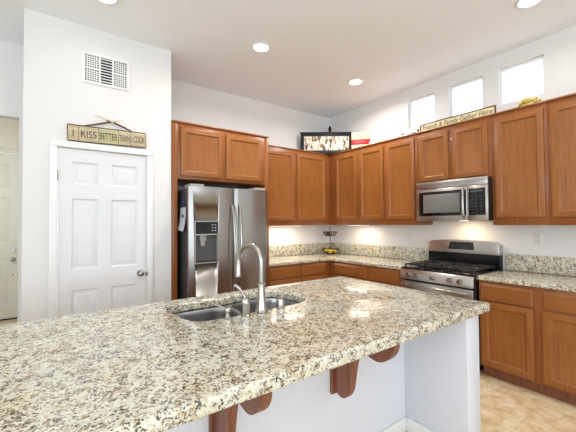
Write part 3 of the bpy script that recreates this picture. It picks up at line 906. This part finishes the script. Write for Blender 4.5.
MB().box(-.311, .312, -.022, -.001, .127, .131).box(-.311, .312, -.022, -.001, -.021, -.017).box(.3105, .3135, -.022, -.001, -.02, .13).box(-.3135, -.3105, -.022, -.001, -.02, .13).build('wire_edge', M_twig, sg)
MB().sweep([(-.19, -.012, .130), (-.10, -.014, .158), (-.02, -.014, .186), (.05, -.016, .205)], [.006, .008, .008, .005], 8).build('twig', M_twig, sg)
MB().sweep([(.20, -.012, .128), (.13, -.014, .160), (.06, -.014, .188), (.01, -.016, .206), (-.02, -.016, .204)], [.006, .009, .009, .007, .004], 8).build('twig', M_twig, sg)
mb = MB().sweep([(.03, -.026, .200), (-.02, -.028, .214), (-.08, -.028, .232), (-.12, -.026, .238)], [.003, .006, .004, .0015], 8)
mb.sweep([(.03, -.026, .200), (.07, -.028, .216), (.12, -.028, .224)], [.003, .005, .0015], 8).ball((.03, -.028, .200), .012, .010, .014)
mb.build('raffia_bow', M_raffia, sg)

# long sign on the cabinets
ls = empty('gathering_sign', (3.515, 2.172, Z1+.001), -PI/2, 'long framed sign with dark lettering on top of the cabinets above the microwave', 'sign')
L_ = 2.172-1.368; hz = .100; y_ = -.0
mb = MB().box(0, L_, -.009, .009, 0, .010).box(0, L_, -.009, .009, hz-.010, hz).box(0, .010, -.009, .009, .010, hz-.010).box(L_-.010, L_, -.009, .009, .010, hz-.010)
mb.build('frame', M_frame_brown, ls)
MB().box(.010, L_-.010, -.004, .006, .010, hz-.010).build('board', M_signb, ls)
t_ = text_mesh('lettering', 'Friends & Family Gather Here', .07, M_ink, ls, (0, 0, 0), (PI/2, 0, 0), .0006, shear=.25)
xs_ = [v.co.x for v in t_.data.vertices]; s_ = (L_-.06)/(max(xs_)-min(xs_))
t_.scale = (s_, 1.0, 1); t_.location = (.03-min(xs_)*s_, -.0046, .030)

# framed picture leaning across the corner
pc = empty('framed_picture', (3.405, 3.665, Z1+.017), math.atan2(-.588, .809), 'wide black framed print standing across the corner on the cabinets', 'picture')
hw = .395; ph = .315
mb = MB(); fw = .035
mb.box(-hw, hw, 0, .035, 0, fw, .004).box(-hw, hw, 0, .035, ph-fw, ph, .004).box(-hw, -hw+fw, 0, .035, fw, ph-fw).box(hw-fw, hw, 0, .035, fw, ph-fw)
mb.box(-hw-.012, hw+.012, -.006, .038, ph, ph+.012, .003)
mb.build('frame', M_frame_black, pc)
MB().box(-hw+fw, hw-fw, .012, .03, fw, ph-fw).build('mat_board', mat('inner_mat', srgb(38, 36, 34), 0.5), pc)
MB().box(-hw+fw+.018, hw-fw-.018, .009, .0118, fw+.016, ph-fw-.016).build('print', M_art, pc)
bt = MB().lathe([(0, 0), (.035, 0), (.038, .01), (.038, .26), (.034, .30), (.024, .35), (.022, .42), (.019, .425), (.019, .43), (0, .43)], seg=20)
bo = bt.build('bottle', mat('brown_glass', srgb(112, 62, 44), 0.2)); bo.location = (3.63, 3.83, Z1+.001)
tag(bo, 'tall brown bottle with black cap rising behind the framed picture', 'bottle')
MB().lathe([(0, .4305), (.024, .4305), (.026, .45), (.026, .47), (.018, .49), (.011, .51), (0, .52)], seg=20).build('cap', M_black, bo)
# cream box
bx = empty('banded_box', (3.588, 3.325, Z1+.018), -.78, 'cream box with a bright red band on the cabinets beside the framed picture', 'box')
MB().box(0, .262, 0, .040, 0, .085, .001).box(0, .262, 0, .040, .165, .27, .001).build('box_body', M_cream, bx)
MB().box(-.001, .264, -.001, .041, .0855, .1645, .001).build('band', M_red, bx)
MB().box(.04, .20, -.0022, -.0011, .12, .13).build('band_lettering', mat('band_marks', srgb(240, 120, 110), .6), bx)
# white teapot ornament
tp = empty('white_pitcher', (3.62, 2.94, Z1+.001), 0, 'small white ceramic pitcher with green leaf beside the red banded box', 'pitcher')
MB().lathe([(0, 0), (.035, 0), (.05, .02), (.055, .05), (.045, .085), (.032, .105), (.036, .118), (.03, .118), (.026, .106), (0, .10)]).build('body', M_white, tp)
MB().sweep([(0, .048, .04), (0, .08, .055), (0, .08, .085), (0, .038, .098)], .006, 8).build('handle', M_white, tp)
MB().sweep([(0, -.045, .05), (0, -.07, .075), (0, -.082, .098)], [.011, .008, .006], 8).build('spout', M_white, tp)
MB().ball((-.05, .0, .065), .008, .02, .012).ball((-.046, -.018, .08), .006, .012, .009).build('leaf', M_green, tp)
# bird ornaments
def bird(loc, rz, s, label):
    t = empty('bird_ornament', loc, rz, label, 'ornament', 'bird ornaments on the cabinets')
    MB().ball((0, 0, .035*s), .045*s, .026*s, .028*s).sweep([(-.03*s, 0, .04*s), (-.07*s, 0, .055*s)], [.014*s, .004*s], 8).lathe([(0, 0), (.02*s, 0), (.016*s, .012*s), (0, .014*s)], seg=14).build('body', M_white, t)
    MB().ball((.035*s, 0, .068*s), .018*s, .016*s, .017*s).sweep([(.048*s, 0, .068*s), (.064*s, 0, .065*s)], [.006*s, .001], 8).build('head', M_gcer, t)
    MB().ball((-.008*s, -.022*s, .042*s), .028*s, .008*s, .014*s).ball((-.008*s, .022*s, .042*s), .028*s, .008*s, .014*s).build('wing', M_gcer, t)
bird((3.60, 2.50, Z1+.001), -1.9, 1.05, 'small white and grey bird ornament nearer the corner on the cabinets')
bird((3.60, 2.30, Z1+.001), -1.4, 1.1, 'small white and grey bird ornament close to the framed sign end')
# yellow flower bunch
fl = empty('flower_bunch', (3.60, 1.115, Z1+.001), 0, 'low bunch of yellow artificial flowers on the cabinet below the last high window', 'flowers')
mb = MB(); mb2 = MB()
for k in range(22):
    a = k*2.4; q = (k+.5)/22
    r = .066*math.sqrt(1-(1-q)**2); c = Vector((math.cos(a)*r, math.sin(a)*r*1.1, .045+.055*(1-q)))
    T = mb if k % 2 else mb2
    for j in range(6):
        b = j*PI/3
        T.ball(c+Vector((math.cos(b)*.014, math.sin(b)*.014, .002)), .012, .009, .006, 8, 6, Matrix.Rotation(b, 4, 'Z') @ Matrix.Rotation(-.4, 4, 'Y'))
    T.ball(c, .008, .008, .008, 8, 6)
mb.build('petals', M_yel, fl); mb2.build('pale_petals', M_yel2, fl)
MB().lathe([(0, 0), (.05, 0), (.07, .02), (.066, .045), (.03, .05), (0, .05)]).build('bowl', mat('straw_bowl', srgb(206, 180, 120), .8), fl)

# tiered wire stand with fruit
bk = empty('tiered_basket', (3.585, 3.80, CZ1+.0005), 0, 'dark wire two-tier fruit stand in the corner of the counter', 'fruit stand')
MB().sweep([(0, 0, .01), (0, 0, .40)], .005, 10).ball((0, 0, .41), .011).build('rod', M_wire, bk)
def ring(mb, r, z, rad=.003, n=28):
    pts = [(r*math.cos(2*PI*k/n), r*math.sin(2*PI*k/n), z) for k in range(n+1)]
    mb.sweep(pts, rad, 6, cap=False)
for z, r0, r1, h in ((.012, .08, .128, .065), (.285, .07, .112, .06)):
    mb = MB(); ring(mb, r1, z+h, .0055); ring(mb, r0, z, .004); ring(mb, (r0+r1)/2, z+h/2, .004)
    for k in range(18):
        a = 2*PI*k/18; c_, s_ = math.cos(a), math.sin(a)
        mb.sweep([(.006*c_, .006*s_, z), (r0*c_, r0*s_, z), (r1*c_, r1*s_, z+h)], .0032, 5)
    mb.build('wire_basket', M_wire, bk)
MB().lathe([(0, 0), (.06, 0), (.06, .006), (.01, .010), (0, .010)]).build('foot', M_wire, bk)
def fruit(loc, r, material, name, label, grp, rz=0, long=1.25):
    mb = MB(); n = 10; prof = []
    for k in range(n+1):
        a = PI*k/n; rr = r*math.sin(a); z = -r*long*math.cos(a)
        if name == 'lemon' and k in (0, n): z *= 1.12
        prof.append((max(rr, 0), z))
    o = mb.lathe([(0 if k in (0, n) else p[0], p[1]) for k, p in enumerate(prof)], seg=16).build(name, material)
    o.location = loc; o.rotation_euler = (PI/2, 0, rz); tag(o, label, {'lemon': 'lemon', 'red_onion': 'onion', 'garlic': 'garlic'}[name], grp)
    return o
bz = CZ1+.0005+.012
fruit((3.535, 3.745, bz+.036), .032, M_lemon, 'lemon', 'yellow lemon on the left in the lower wire basket', 'lemons in the lower basket', .6)
fruit((3.612, 3.728, bz+.036), .032, M_lemon, 'lemon', 'yellow lemon on the right in the lower wire basket', 'lemons in the lower basket', -.3)
fruit((3.545, 3.835, bz+.036), .032, M_lemon, 'lemon', 'yellow lemon at the back of the lower wire basket', 'lemons in the lower basket', 1.2)
bz += .273
fruit((3.535, 3.79, bz+.031), .027, M_red_fruit, 'red_onion', 'reddish onion on the left of the upper wire basket', 'onions in the upper basket', 0, 1)
fruit((3.575, 3.745, bz+.031), .027, M_pale_fruit, 'garlic', 'pale bulb at the front of the upper wire basket', 'pale bulbs in the upper basket', 0, 1)
fruit((3.632, 3.765, bz+.031), .027, M_pale_fruit, 'garlic', 'pale bulb on the right of the upper wire basket', 'pale bulbs in the upper basket', 0, 1)
fruit((3.60, 3.85, bz+.031), .027, M_red_fruit, 'red_onion', 'reddish onion at the back of the upper wire basket', 'onions in the upper basket', 0, 1)
